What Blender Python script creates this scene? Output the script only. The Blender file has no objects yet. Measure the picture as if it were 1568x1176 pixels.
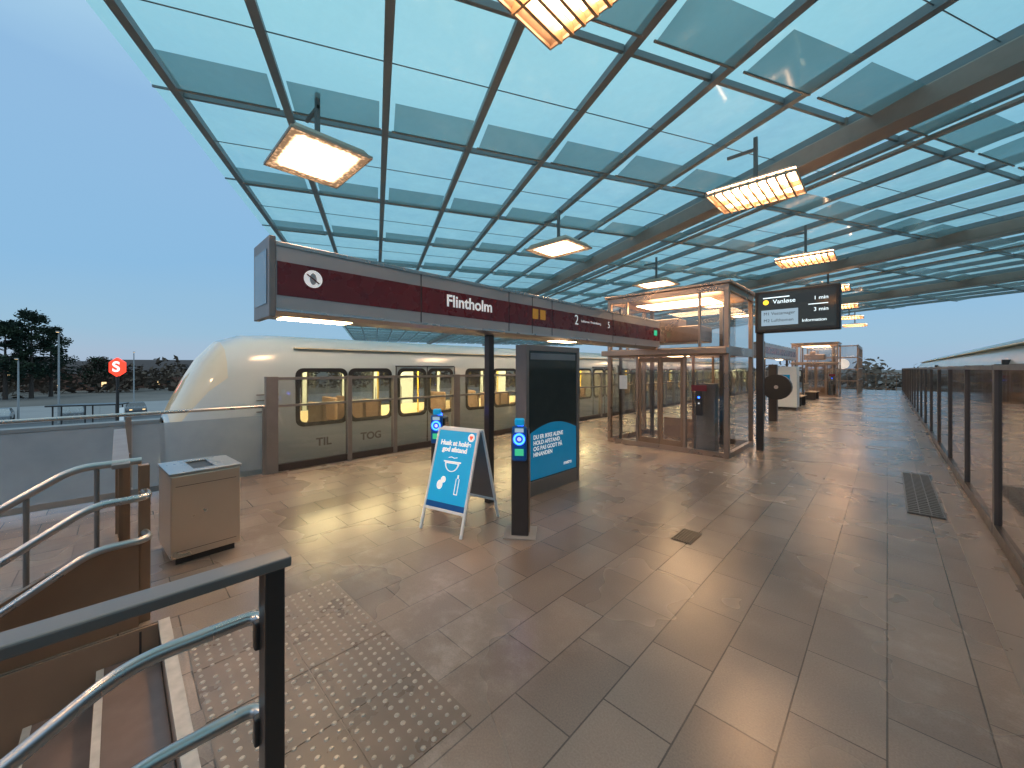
import bpy, bmesh, math, random
from mathutils import Vector, Matrix
random.seed(7)
R=math.radians
sc=bpy.context.scene
COL=sc.collection

# ------------------------------------------------------------ materials
def newmat(n):
    m=bpy.data.materials.new(n); m.use_nodes=True
    nt=m.node_tree
    for x in list(nt.nodes): nt.nodes.remove(x)
    out=nt.nodes.new('ShaderNodeOutputMaterial')
    return m,nt,out
def N(nt,t,**k):
    n=nt.nodes.new('ShaderNode'+t)
    for a,b in k.items(): setattr(n,a,b)
    return n
def L(nt,a,b): nt.links.new(a,b)
def rgb(c): return (c[0],c[1],c[2],1)
def mat(n,c,rough=.5,metal=0,var=.15,scale=6,bump=0.0,emit=None,es=0,spec=.5,rv=.12):
    m,nt,out=newmat(n)
    p=N(nt,'BsdfPrincipled')
    g=N(nt,'NewGeometry')
    no=N(nt,'TexNoise'); no.inputs['Scale'].default_value=scale; no.inputs['Detail'].default_value=5
    L(nt,g.outputs['Position'],no.inputs['Vector'])
    mx=N(nt,'Mix',data_type='RGBA')
    mx.inputs[6].default_value=rgb([v*(1-var) for v in c]); mx.inputs[7].default_value=rgb([min(1,v*(1+var)) for v in c])
    L(nt,no.outputs['Fac'],mx.inputs[0]); L(nt,mx.outputs[2],p.inputs['Base Color'])
    mr=N(nt,'MapRange'); mr.inputs[3].default_value=max(.02,rough-rv); mr.inputs[4].default_value=min(1,rough+rv)
    L(nt,no.outputs['Fac'],mr.inputs[0]); L(nt,mr.outputs[0],p.inputs['Roughness'])
    p.inputs['Metallic'].default_value=metal
    p.inputs['Specular IOR Level'].default_value=spec
    if bump:
        b=N(nt,'Bump'); b.inputs['Strength'].default_value=bump; b.inputs['Distance'].default_value=.01
        L(nt,no.outputs['Fac'],b.inputs['Height']); L(nt,b.outputs[0],p.inputs['Normal'])
    if emit:
        p.inputs['Emission Color'].default_value=rgb(emit); p.inputs['Emission Strength'].default_value=es
    L(nt,p.outputs[0],out.inputs[0])
    return m
def glass(n,tint,rough=.05,diff=0.0,diffc=(.5,.5,.5),fres=1.45,fmul=1.0,tl=.6,f0=.05):
    m,nt,out=newmat(n)
    tr=N(nt,'BsdfTransparent'); tr.inputs[0].default_value=rgb(tint)
    base=tr.outputs[0]
    if diff>0:
        d=N(nt,'BsdfDiffuse'); d.inputs[0].default_value=rgb(diffc)
        t2=N(nt,'BsdfTranslucent'); t2.inputs[0].default_value=rgb(diffc)
        mm=N(nt,'MixShader'); mm.inputs[0].default_value=tl
        L(nt,d.outputs[0],mm.inputs[1]); L(nt,t2.outputs[0],mm.inputs[2])
        g=N(nt,'NewGeometry'); no=N(nt,'TexNoise'); no.inputs['Scale'].default_value=1.3; no.inputs['Detail'].default_value=6
        L(nt,g.outputs['Position'],no.inputs['Vector'])
        mr=N(nt,'MapRange'); mr.inputs[1].default_value=.3; mr.inputs[2].default_value=.7
        mr.inputs[3].default_value=diff*.8; mr.inputs[4].default_value=min(1,diff*1.2)
        L(nt,no.outputs['Fac'],mr.inputs[0])
        ms=N(nt,'MixShader'); L(nt,mr.outputs[0],ms.inputs[0])
        L(nt,base,ms.inputs[1]); L(nt,mm.outputs[0],ms.inputs[2]); base=ms.outputs[0]
    gl=N(nt,'BsdfGlossy'); gl.inputs['Roughness'].default_value=rough; gl.inputs[0].default_value=(1,1,1,1)
    lw=N(nt,'LayerWeight'); lw.inputs[0].default_value=.5
    pw=N(nt,'Math',operation='POWER'); pw.inputs[1].default_value=4.0
    L(nt,lw.outputs['Facing'],pw.inputs[0])
    mr2=N(nt,'MapRange'); mr2.inputs[3].default_value=f0*fmul; mr2.inputs[4].default_value=min(1,.85*fmul)
    L(nt,pw.outputs[0],mr2.inputs[0])
    ms=N(nt,'MixShader'); L(nt,mr2.outputs[0],ms.inputs[0]); L(nt,base,ms.inputs[1]); L(nt,gl.outputs[0],ms.inputs[2])
    L(nt,ms.outputs[0],out.inputs[0])
    return m
def emis(n,c,s):
    m,nt,out=newmat(n)
    e=N(nt,'Emission'); e.inputs[0].default_value=rgb(c); e.inputs[1].default_value=s
    L(nt,e.outputs[0],out.inputs[0]); return m

def floor_mat():
    m,nt,out=newmat('wet_paving')
    g=N(nt,'NewGeometry'); sp=N(nt,'SeparateXYZ'); L(nt,g.outputs['Position'],sp.inputs[0])
    cb=N(nt,'CombineXYZ'); L(nt,sp.outputs[1],cb.inputs[0]); L(nt,sp.outputs[0],cb.inputs[1])
    br=N(nt,'TexBrick'); br.offset=.5; br.squash=1
    br.inputs['Color1'].default_value=(.185,.135,.108,1); br.inputs['Color2'].default_value=(.25,.19,.155,1)
    br.inputs['Mortar'].default_value=(.075,.055,.046,1)
    br.inputs['Scale'].default_value=1; br.inputs['Mortar Size'].default_value=.0045; br.inputs['Mortar Smooth'].default_value=.4
    br.inputs['Brick Width'].default_value=.60; br.inputs['Row Height'].default_value=.36; br.inputs['Bias'].default_value=-.1
    L(nt,cb.outputs[0],br.inputs['Vector'])
    n1=N(nt,'TexNoise'); n1.inputs['Scale'].default_value=.8; n1.inputs['Detail'].default_value=3; n1.inputs['Roughness'].default_value=.5
    n2=N(nt,'TexNoise'); n2.inputs['Scale'].default_value=4.5; n2.inputs['Detail'].default_value=6; n2.inputs['Roughness'].default_value=.65
    n3=N(nt,'TexNoise'); n3.inputs['Scale'].default_value=110; n3.inputs['Detail'].default_value=3
    n4=N(nt,'TexNoise'); n4.inputs['Scale'].default_value=.45; n4.inputs['Detail'].default_value=3
    for n in (n1,n2,n3,n4): L(nt,g.outputs['Position'],n.inputs['Vector'])
    mr=N(nt,'MapRange'); mr.interpolation_type='SMOOTHSTEP'; mr.inputs[1].default_value=.25; mr.inputs[2].default_value=.75; mr.inputs[3].default_value=.80; mr.inputs[4].default_value=1.18
    L(nt,n1.outputs['Fac'],mr.inputs[0])
    mu=N(nt,'Mix',data_type='RGBA',blend_type='MULTIPLY'); mu.inputs[0].default_value=1
    L(nt,br.outputs['Color'],mu.inputs[6]); L(nt,mr.outputs[0],mu.inputs[7])
    r2=N(nt,'MapRange'); r2.interpolation_type='SMOOTHSTEP'; r2.inputs[1].default_value=.42; r2.inputs[2].default_value=.75; r2.inputs[3].default_value=0; r2.inputs[4].default_value=.6
    L(nt,n2.outputs['Fac'],r2.inputs[0])
    r4=N(nt,'MapRange'); r4.interpolation_type='SMOOTHSTEP'; r4.inputs[1].default_value=.48; r4.inputs[2].default_value=.66
    L(nt,n4.outputs['Fac'],r4.inputs[0])
    mm=N(nt,'Math',operation='MULTIPLY'); L(nt,r2.outputs[0],mm.inputs[0]); L(nt,r4.outputs[0],mm.inputs[1])
    mx=N(nt,'Mix',data_type='RGBA'); mx.inputs[7].default_value=(.42,.345,.30,1)
    L(nt,mm.outputs[0],mx.inputs[0]); L(nt,mu.outputs[2],mx.inputs[6])
    r3=N(nt,'MapRange'); r3.inputs[3].default_value=.7; r3.inputs[4].default_value=1.3; L(nt,n3.outputs['Fac'],r3.inputs[0])
    m3=N(nt,'Mix',data_type='RGBA',blend_type='MULTIPLY'); m3.inputs[0].default_value=1
    L(nt,mx.outputs[2],m3.inputs[6]); L(nt,r3.outputs[0],m3.inputs[7])
    p=N(nt,'BsdfPrincipled'); L(nt,m3.outputs[2],p.inputs['Base Color'])
    av=N(nt,'Math',operation='ADD'); L(nt,n1.outputs['Fac'],av.inputs[0]); L(nt,n4.outputs['Fac'],av.inputs[1])
    rr=N(nt,'MapRange'); rr.inputs[1].default_value=.75; rr.inputs[2].default_value=1.25; rr.inputs[3].default_value=.18; rr.inputs[4].default_value=.34
    L(nt,av.outputs[0],rr.inputs[0]); L(nt,rr.outputs[0],p.inputs['Roughness'])
    p.inputs['Specular IOR Level'].default_value=.7
    b1=N(nt,'Bump'); b1.inputs['Strength'].default_value=.5; b1.inputs['Distance'].default_value=.005; b1.invert=True
    L(nt,br.outputs['Fac'],b1.inputs['Height'])
    b2=N(nt,'Bump'); b2.inputs['Strength'].default_value=.25; b2.inputs['Distance'].default_value=.003
    L(nt,n3.outputs['Fac'],b2.inputs['Height']); L(nt,b1.outputs[0],b2.inputs['Normal'])
    b3=N(nt,'Bump'); b3.inputs['Strength'].default_value=.12; b3.inputs['Distance'].default_value=.015
    L(nt,n2.outputs['Fac'],b3.inputs['Height']); L(nt,b2.outputs[0],b3.inputs['Normal'])
    L(nt,b3.outputs[0],p.inputs['Normal']); L(nt,p.outputs[0],out.inputs[0])
    return m

def lamp_mat(n,top,edge,vs=19,st=.2):
    m,nt,out=newmat(n)
    tc=N(nt,'TexCoord')
    sp=N(nt,'SeparateXYZ'); L(nt,tc.outputs['Object'],sp.inputs[0])
    ax=N(nt,'Math',operation='ABSOLUTE'); L(nt,sp.outputs[0],ax.inputs[0])
    ay=N(nt,'Math',operation='ABSOLUTE'); L(nt,sp.outputs[1],ay.inputs[0])
    sx=N(nt,'Math',operation='MULTIPLY'); sx.inputs[1].default_value=1/.64; L(nt,ax.outputs[0],sx.inputs[0])
    sy=N(nt,'Math',operation='MULTIPLY'); sy.inputs[1].default_value=1/.52; L(nt,ay.outputs[0],sy.inputs[0])
    mxx=N(nt,'Math',operation='SMOOTH_MAX'); mxx.inputs[2].default_value=.35; L(nt,sx.outputs[0],mxx.inputs[0]); L(nt,sy.outputs[0],mxx.inputs[1])
    mr=N(nt,'MapRange'); mr.interpolation_type='SMOOTHSTEP'; mr.inputs[1].default_value=st; mr.inputs[2].default_value=.88; mr.inputs[3].default_value=top; mr.inputs[4].default_value=edge
    L(nt,mxx.outputs[0],mr.inputs[0])
    vo=N(nt,'TexVoronoi'); vo.inputs['Scale'].default_value=vs
    L(nt,tc.outputs['Object'],vo.inputs['Vector'])
    v2=N(nt,'MapRange'); v2.inputs[2].default_value=.6; v2.inputs[3].default_value=1.3; v2.inputs[4].default_value=.35
    L(nt,vo.outputs['Distance'],v2.inputs[0])
    mm=N(nt,'Math',operation='MULTIPLY'); L(nt,mr.outputs[0],mm.inputs[0]); L(nt,v2.outputs[0],mm.inputs[1])
    cx=N(nt,'Mix',data_type='RGBA'); cx.inputs[6].default_value=(1,.60,.30,1); cx.inputs[7].default_value=(1,.60,.34,1); L(nt,mxx.outputs[0],cx.inputs[0])
    e=N(nt,'Emission'); L(nt,cx.outputs[2],e.inputs[0]); L(nt,mm.outputs[0],e.inputs[1])
    L(nt,e.outputs[0],out.inputs[0]); return m

M={}
M['floor']=floor_mat()
M['steel']=mat('brushed_steel',(.46,.45,.45),.28,.9,var=.1,scale=3)
M['greymetal']=mat('grey_painted_metal',(.20,.185,.18),.4,.4)
M['bronze']=mat('bronze_metal',(.28,.18,.12),.36,.55,scale=2.5,var=.3)
M['wellwall']=mat('stairwell_cladding',(.30,.19,.13),.4,.1,scale=1.5,var=.3)
M['dark']=mat('dark_painted_steel',(.05,.043,.042),.33,.3)
M['screenframe']=mat('screen_frame',(.11,.10,.10),.35,.4)
M['black']=mat('black_rubber',(.015,.015,.017),.4)
M['maroon']=mat('maroon_enamel',(.12,.010,.013),.28,var=.06)
M['signgrey']=mat('sign_aluminium',(.42,.38,.37),.35,.6,scale=2)
M['white']=mat('white_paint',(.78,.78,.78),.35,var=.04)
M['paleline']=mat('worn_white_line',(.42,.39,.37),.5,var=.4,scale=14)
M['wtext']=mat('white_lettering',(.85,.85,.85),.5,var=.02,emit=(1,1,1),es=.3)
M['mark']=mat('grey_lettering',(.10,.095,.095),.5,var=.1)
M['train']=mat('train_paint',(.42,.49,.52),.2,var=.08,scale=.9,rv=.06)
M['traininterior']=mat('train_interior_panel',(.78,.70,.50),.5,var=.08)
M['seat']=mat('seat_fabric',(.16,.10,.07),.8)
M['trainlight']=emis('train_ceiling_light',(1,.82,.42),55)
M['windshield']=mat('windshield',(.28,.28,.25),.08,var=.3,scale=1.5,emit=(1,.85,.55),es=.2,rv=.03)  # opaque; faint warm emission stands in for interior light seen through the glass
M['undertrain']=mat('underframe',(.06,.06,.065),.6)
M['glass']=glass('clear_glass',(.86,.86,.85),.03,f0=.09)
M['screenglass']=glass('screen_glass',(.66,.66,.66),.05,diff=.08,diffc=(.4,.4,.42),f0=.08)
M['tintglass']=glass('tinted_screen_glass',(.22,.23,.25),.05,diff=.06,diffc=(.3,.3,.32),f0=.12)
M['trainglass']=glass('train_glass',(.90,.87,.80),.03)
M['frost']=glass('frosted_glass',(.6,.68,.75),.2,diff=.75,diffc=(.38,.43,.48))
M['pane']=glass('roof_glass',(.74,1.0,.98),.08,diff=.60,diffc=(.70,.99,.97),fmul=.95,tl=.85)
M['strip']=glass('roof_louvre_glass',(.42,.56,.58),.12,diff=.5,diffc=(.34,.42,.43),fmul=.8)
M['roofbar']=mat('roof_beam_paint',(.24,.26,.27),.42,.2)
M['girder']=mat('girder_paint',(.33,.26,.22),.4,.1)
M['lampsteel']=mat('lamp_housing',(.52,.40,.31),.4,.2)
M['postgrey']=mat('galvanised_pole',(.4,.4,.4),.5,.4)
M['lampA']=lamp_mat('lamp_diffuser',210,.95,17,.12)
M['lampB']=lamp_mat('lamp_tube_glow',110,24)
M['louvre']=mat('lamp_louvre',(.62,.42,.26),.4,.3)
M['concrete']=mat('concrete',(.26,.24,.23),.8,scale=3,bump=.3,var=.25)
M['edge']=mat('edge_stone',(.23,.185,.16),.3,scale=2,var=.25)
M['step']=mat('stair_stone',(.17,.125,.115),.24,scale=4,var=.4)
M['ballast']=mat('track_ballast',(.12,.10,.09),.95,scale=20,var=.5,bump=.6)
M['wood']=mat('bench_wood',(.36,.24,.15),.5,0,scale=3,var=.2)
M['stainless']=mat('stainless_panel',(.62,.53,.44),.30,.8,scale=1.5,var=.1)
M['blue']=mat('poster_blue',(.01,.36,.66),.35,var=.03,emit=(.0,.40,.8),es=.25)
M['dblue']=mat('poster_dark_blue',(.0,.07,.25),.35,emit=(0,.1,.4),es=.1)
M['adblue']=mat('screen_blue',(.01,.14,.27),.2,emit=(.0,.20,.40),es=.4)
M['ring']=emis('validator_blue_light',(.02,.10,1),9)
M['green']=emis('green_light',(.1,.9,.45),.6)
M['adglass']=mat('dark_display_glass',(.03,.042,.045),.08,rv=.03)
M['red']=mat('lit_red',(.7,.03,.02),.4,emit=(1,.05,.02),es=1.8)
M['yellow']=emis('yellow_led',(1,.65,.05),2)
M['ledw']=emis('white_led',(.8,.95,1),1.6)
M['ledblue']=emis('led_panel',(.45,.62,.75),.75)
M['tact']=mat('tactile_slab',(.19,.14,.112),.3,scale=5,var=.25)
M['stud']=mat('tactile_stud',(.46,.39,.33),.28,.3)
M['bark']=mat('bark',(.07,.05,.04),.9)
M['pine']=mat('pine_foliage',(.022,.045,.03),.8,var=.5,scale=.8)
M['pine2']=mat('pine_foliage_light',(.04,.065,.035),.8,var=.4,scale=.8)
M['brush']=mat('winter_foliage',(.12,.085,.062),.9,var=.5,scale=.3)
M['brick']=mat('brick',(.22,.11,.08),.85,var=.3,scale=2)
M['rooftile']=mat('roof_tile',(.09,.07,.07),.8)
M['winlit']=emis('lit_window',(1,.7,.35),1.6)
M['asphalt']=mat('asphalt',(.07,.068,.07),.5,scale=.5,var=.3)
M['pavement']=mat('pavement_stone',(.30,.28,.28),.7,scale=.3,var=.25)
M['ground']=mat('ground_soil',(.17,.145,.13),.95,scale=.08,var=.45)
M['intercom']=mat('intercom_red',(.25,.02,.03),.3)
M['dimlight']=emis('train_ceiling_dim',(.9,.8,.6),1.2)
M['yellowpole']=mat('yellow_pole',(.6,.42,.05),.4)
M['headl']=emis('headlight_glow',(1,.75,.4),2.5)
M['lampsoft']=emis('sign_downlight',(1,.66,.34),22)
M['tag']=mat('amber_tag',(.45,.2,.02),.4,emit=(1,.5,.05),es=.1)
M['bronzel']=mat('lift_steel',(.36,.27,.215),.3,.8,scale=2)
M['lampsoft2']=emis('shaft_light_glow',(1,.62,.32),20)

# ------------------------------------------------------------ helpers
def empty(name,loc=(0,0,0),rot=0,parent=None,rx=0):
    e=bpy.data.objects.new(name,None); COL.objects.link(e); e.location=loc; e.rotation_euler=(rx,0,rot); e.parent=parent
    e.empty_display_size=.1
    return e
def obj(name,me,mats,parent=None,loc=(0,0,0),rot=(0,0,0),bevel=0,smooth=False):
    o=bpy.data.objects.new(name,me); COL.objects.link(o); o.parent=parent; o.location=loc; o.rotation_euler=rot
    for m in (mats if isinstance(mats,(list,tuple)) else [mats]): me.materials.append(m)
    if smooth:
        for p in me.polygons: p.use_smooth=True
    if bevel:
        b=o.modifiers.new('bevel','BEVEL'); b.width=bevel; b.segments=2; b.limit_method='ANGLE'
    return o
BF=[(0,3,2,1),(4,5,6,7),(0,1,5,4),(1,2,6,5),(2,3,7,6),(3,0,4,7)]
def boxes(parent,name,m,lst,bevel=0,loc=(0,0,0),rot=(0,0,0)):
    V=[];F=[]
    for (a,b) in lst:
        x0,y0,z0=a;x1,y1,z1=b; k=len(V)
        V+=[(x0,y0,z0),(x1,y0,z0),(x1,y1,z0),(x0,y1,z0),(x0,y0,z1),(x1,y0,z1),(x1,y1,z1),(x0,y1,z1)]
        F+=[tuple(k+i for i in f) for f in BF]
    me=bpy.data.meshes.new(name); me.from_pydata(V,[],F); me.update()
    return obj(name,me,m,parent,loc,rot,bevel)
def mesh(parent,name,m,V,F,smooth=False,loc=(0,0,0),rot=(0,0,0),mi=None,bevel=0):
    me=bpy.data.meshes.new(name); me.from_pydata(V,[],F); me.update()
    o=obj(name,me,m,parent,loc,rot,bevel,smooth)
    if mi:
        for p,i in zip(me.polygons,mi): p.material_index=i
    return o
def tube(parent,name,m,pts,r,cyc=False,loc=(0,0,0),rot=(0,0,0),res=3):
    cu=bpy.data.curves.new(name,'CURVE'); cu.dimensions='3D'; cu.bevel_depth=r; cu.bevel_resolution=res; cu.use_fill_caps=True
    for P in (pts if isinstance(pts[0][0],(list,tuple)) else [pts]):
        s=cu.splines.new('POLY'); s.points.add(len(P)-1)
        for i,p in enumerate(P): s.points[i].co=(p[0],p[1],p[2],1)
        s.use_cyclic_u=cyc
    o=bpy.data.objects.new(name,cu); COL.objects.link(o); o.parent=parent; cu.materials.append(m); o.location=loc; o.rotation_euler=rot
    return o
def rail(parent,name,m,pts,r,bend=.09):
    P=[Vector(p) for p in pts]; Q=[tuple(P[0])]
    for i in range(1,len(P)-1):
        a=(P[i-1]-P[i]); b=(P[i+1]-P[i]); d=min(bend,a.length*.45,b.length*.45)
        A=P[i]+a.normalized()*d; B=P[i]+b.normalized()*d
        for k in range(7):
            t=k/6; Q.append(tuple(A*(1-t)**2+P[i]*2*t*(1-t)+B*t*t))
    Q.append(tuple(P[-1]))
    return tube(parent,name,m,Q,r,res=5)
def text(parent,name,s,m,loc,rot,size,align='LEFT',bold=.0):
    cu=bpy.data.curves.new(name,'FONT'); cu.body=s; cu.size=size; cu.align_x=align; cu.align_y='CENTER'; cu.extrude=.001; cu.offset=bold
    o=bpy.data.objects.new(name,cu); COL.objects.link(o); o.parent=parent; cu.materials.append(m); o.location=loc; o.rotation_euler=rot
    return o
PX=(R(90),0,R(90))   # faces +X
NY=(R(90),0,0)       # faces -Y
def disc(parent,name,m,loc,rot,r,n=28,a0=0,a1=2*math.pi,sx=1):
    V=[(0,0,0)]+[(r*sx*math.cos(a0+(a1-a0)*i/n),r*math.sin(a0+(a1-a0)*i/n),0) for i in range(n+1)]
    F=[(0,i+1,i+2) for i in range(n)]
    return mesh(parent,name,m,V,F,loc=loc,rot=rot)
def rrect(w0,w1,z0,z1,r,n=5):
    P=[]
    for cx,cz,a in ((w1-r,z1-r,0),(w0+r,z1-r,90),(w0+r,z0+r,180),(w1-r,z0+r,270)):
        for i in range(n+1):
            t=R(a+90*i/n); P.append((cx+r*math.cos(t),cz+r*math.sin(t)))
    return P
def cyl(parent,name,m,loc,r,h,n=20,r2=None,rot=(0,0,0)):
    r2=r if r2 is None else r2
    V=[(r*math.cos(2*math.pi*i/n),r*math.sin(2*math.pi*i/n),0) for i in range(n)]+[(r2*math.cos(2*math.pi*i/n),r2*math.sin(2*math.pi*i/n),h) for i in range(n)]
    F=[(i,(i+1)%n,n+(i+1)%n,n+i) for i in range(n)]+[tuple(range(n-1,-1,-1)),tuple(range(n,2*n))]
    return mesh(parent,name,m,V,F,loc=loc,rot=rot)

XL=-7.4; XR=.82
# ------------------------------------------------------------ platform
pf=empty('station_platform')
WX0,WX1,WY=-3.62,-1.5,.2
boxes(pf,'paving',M['floor'],[((XL-.08,WY,-.5),(XR+.05,44,0)),((XL-.08,-16,-.5),(WX0,WY,0)),((WX1,-16,-.5),(XR+.05,WY,0))])
boxes(pf,'under_structure',M['concrete'],[((XL+.3,.9,-4),(XR-.3,44,-.501)),((XL+.3,-16,-4.),(WX0-.15,.899,-.501)),((WX1+.15,-16,-4),(XR-.3,.899,-.501))])
boxes(pf,'edge_strip',M['edge'],[((XR-.30,.5+1.2*i,0),(XR-.08,1.695+1.2*i,.006)) for i in range(36)]+[((XL+.1,2+1.2*i,0),(XL+.3,3.195+1.2*i,.006)) for i in range(34)])
boxes(pf,'stairwell_walls',M['wellwall'],[((WX0+.003,-9,-4),(WX0+.02,WY-.003,-.004)),((WX1-.02,-9,-4),(WX1-.003,WY-.003,-.004))])
boxes(pf,'stairwell_panel_joints',M['dark'],[((WX0+.0205,.1-.9*i,-3),(WX0+.023,.112-.9*i,-.02)) for i in range(8)])
gr=empty('drain_grate',(-1.5,4.15,.004))
boxes(gr,'pit',M['black'],[((-.10,-.17,0),(.10,.17,.003))])
boxes(gr,'bars',M['dark'],[((-.09+i*.026,-.16,.003),(-.08+i*.026,.16,.008)) for i in range(7)])
gr=empty('drain_grate',(.33,8.0,.004))
boxes(gr,'pit',M['black'],[((-.16,-1.3,0),(.16,1.3,.003))])
boxes(gr,'bars',M['greymetal'],[((-.15,-1.28+i*.09,.003),(.15,-1.245+i*.09,.012)) for i in range(28)])
boxes(gr,'long_bars',M['greymetal'],[((-.155+i*.1,-1.29,.003),(-.145+i*.1,1.29,.011)) for i in range(4)])
dl=boxes(None,'floor_marking_line',M['paleline'],[((-7+i*.22,6.98,.002),(-6.94+i*.22,7.0,.005)) for i in range(34)])
st=empty('staircase')
SB=[]
for i in range(16):
    SB.append(((WX0+.022,WY-.003-.29*(i+1),-.17*(i+1)-.17),(WX1-.022,WY-.003-.29*i,-.17*(i+1))))
boxes(st,'steps',M['step'],SB,bevel=.006)
boxes(st,'nosing',M['paleline'],[((WX0+.0,WY-.005,-.03),(WX1,WY+.055,.005))])
boxes(st,'step_nosings',M['paleline'],[((WX0+.03,WY-.006-.29*(i+1),-.17*(i+1)-.02),(WX1-.03,WY+.028-.29*(i+1),-.17*(i+1)+.003)) for i in range(15)])
sw=empty('stairwell_lamp',(WX0+.075,-2.6,-.75))
boxes(sw,'housing',M['steel'],[((-.05,-.65,-.05),(.01,.65,.05))],bevel=.008)
boxes(sw,'tube',M['lampsoft'],[((.011,-.6,-.03),(.03,.6,.03))])
tp=empty('tactile_paving')
boxes(tp,'slabs',M['tact'],[((-3.3+j*.45+.004,.30+i*.475+.004,0),(-3.3+(j+1)*.45-.004,.30+(i+1)*.475-.004,.004)) for j in range(4) for i in range(2)])
V=[];F=[]
for i in range(30):
    for j in range(16):
        if random.random()<.015: continue
        cx=-3.3+.03+i*.06; cy=.30+.03+j*.0593; k=len(V); n=8; s=random.uniform(.85,1.08)
        for q in range(n):
            a=2*math.pi*q/n; V.append((cx+.0135*s*math.cos(a),cy+.0135*s*math.sin(a),.004))
        for q in range(n):
            a=2*math.pi*q/n; V.append((cx+.009*s*math.cos(a),cy+.009*s*math.sin(a),.009))
        F+=[(k+q,k+(q+1)%n,k+n+(q+1)%n,k+n+q) for q in range(n)]+[tuple(range(k+n,k+2*n))]
mesh(tp,'studs',M['stud'],V,F)

# ------------------------------------------------------------ near stair railing
nr=empty('stair_railing')
boxes(nr,'post',M['dark'],[((-1.555,.34,0.012),(-1.475,.40,1.07))],bevel=.004)
boxes(nr,'top_rail',M['greymetal'],[((-1.56,-6,1.07),(-1.47,.42,1.105))],bevel=.006)
boxes(nr,'base_plate',M['dark'],[((-1.6,.29,0),(-1.43,.45,.012))],bevel=.003)
boxes(nr,'post_lower',M['dark'],[((-1.495,-1.9,0),(-1.475,-1.84,1.07)),((-1.495,-4,0),(-1.475,-3.94,1.07))])
for zz,n in ((.86,'handrail'),(.53,'lower_handrail')):
    rail(nr,n,M['steel'],[(-1.53,.37,zz-.0),(-1.63,.35,zz),(-1.63,.02,zz),(-1.63,-3.2,zz-1.98),(-1.63,-3.6,zz-2.2)],.023)
    boxes(nr,n+'_bracket',M['dark'],[((-1.575,.325,zz-.075),(-1.54,.385,zz+.02))],bevel=.006)
fr=empty('stair_railing')
boxes(fr,'posts',M['bronze'],[((-3.83,.10,0),(-3.76,.16,1.07)),((-4.4,.02,0),(-4.34,.07,1.07)),((-5.1,.0,0),(-5.05,.05,1.07)),((-5.9,-.02,0),(-5.84,.04,1.07)),((-3.74,.1,0),(-3.68,.16,.9))],bevel=.004)
boxes(fr,'cross_top_rail',M['greymetal'],[((-5.95,-.03,1.07),(-3.74,.06,1.10))],bevel=.005)
boxes(fr,'cross_mid_rails',M['bronze'],[((-5.9,.0,.15),(-3.8,.03,.2))])
boxes(fr,'cross_balusters',M['bronze'],[((-5.8+i*.13,.005,.2),(-5.78+i*.13,.025,1.07)) for i in range(16)])
rail(fr,'upper_rail',M['steel'],[(-3.85,.12,1.09),(-3.85,-.2,1.09),(-3.85,-1.8,.05)],.024)
bal=[]
for i in range(6):
    yy=-.1-.3*i; zt=1.09-max(0,-(yy+.2))*.65
    bal.append([(-3.85,yy,0),(-3.85,yy,zt)])
tube(fr,'balusters',M['greymetal'],bal,.014)
for zz,n in ((.90,'handrail'),(.62,'lower_handrail')):
    rail(fr,n,M['steel'],[(-3.7,.13,zz),(-3.52,.15,zz),(-3.52,-.11,zz),(-3.52,-3.3,zz-2.1)],.023)
V=[(-3.69,.1,.0),(-3.69,-3.4,.0),(-3.69,-3.4,.1),(-3.69,-1.0,.1),(-3.69,-.15,.58),(-3.69,.1,.58)]
V2=[(x+.05,y,z) for x,y,z in V]; n=6
mesh(fr,'side_panel',M['bronze'],V+V2,[tuple(range(n)),tuple(range(2*n-1,n-1,-1))]+[(i,n+i,n+(i+1)%n,(i+1)%n) for i in range(n)])

# ------------------------------------------------------------ litter bin
bn=empty('litter_bin',(-4.82,.56,0),R(4))
boxes(bn,'body',M['stainless'],[((-.3,-.26,.06),(.3,.26,.80))],bevel=.012)
boxes(bn,'door_seam',M['dark'],[((.3,-.225,.70),(.3015,.225,.704)),((.3,-.225,.12),(.3015,.225,.124))])
boxes(bn,'plinth',M['dark'],[((-.26,-.22,0),(.26,.22,.06))])
boxes(bn,'lid',M['steel'],[((-.31,-.27,.803),(.31,-.08,.825)),((-.31,.08,.803),(.31,.27,.825)),((-.31,-.08,.803),(-.2,.08,.825)),((.2,-.08,.803),(.31,.08,.825))],bevel=.004)
boxes(bn,'slot',M['black'],[((-.2,-.08,.801),(.2,.08,.806))])

# ------------------------------------------------------------ platform screens
def screens(name,x,ys,gm,wb=.09,ws=.04,h=1.62,d=.06,mid=True,fm=None):
    e=empty(name); fm=fm or M['greymetal']
    P=[];K=[];G=[];T=[]
    for i,y in enumerate(ys):
        w=wb if i%3==0 else ws
        P.append(((x-d,y-w,0),(x+d,y+w,h)))
    for i in range(len(ys)-1):
        w0=wb if i%3==0 else ws; w1=wb if (i+1)%3==0 else ws
        a=ys[i]+w0;b=ys[i+1]-w1
        K.append(((x-.03,a,0.012),(x+.03,b,.13)))
        T.append(((x-.03,a,h-.06),(x+.03,b,h-.01)))
        if mid:
            T.append(((x-.025,a,1.10),(x+.025,b,1.14)))
            zs=((.13,1.10),(1.14,h-.06))
        else: zs=((.13,h-.06),)
        for zz0,zz1 in zs:
            k=len(G); G+=[(x,a,zz0),(x,b,zz0),(x,b,zz1),(x,a,zz1)]
    boxes(e,'posts',fm,P,bevel=.006)
    boxes(e,'kick_plates',M['dark'],K)
    boxes(e,'rails',fm,T)
    mesh(e,'glass_panels',gm,G,[tuple(range(4*i,4*i+4)) for i in range(len(G)//4)])
    return e
ysL=[1.8,3.1,4.05]; y=4.05
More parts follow.
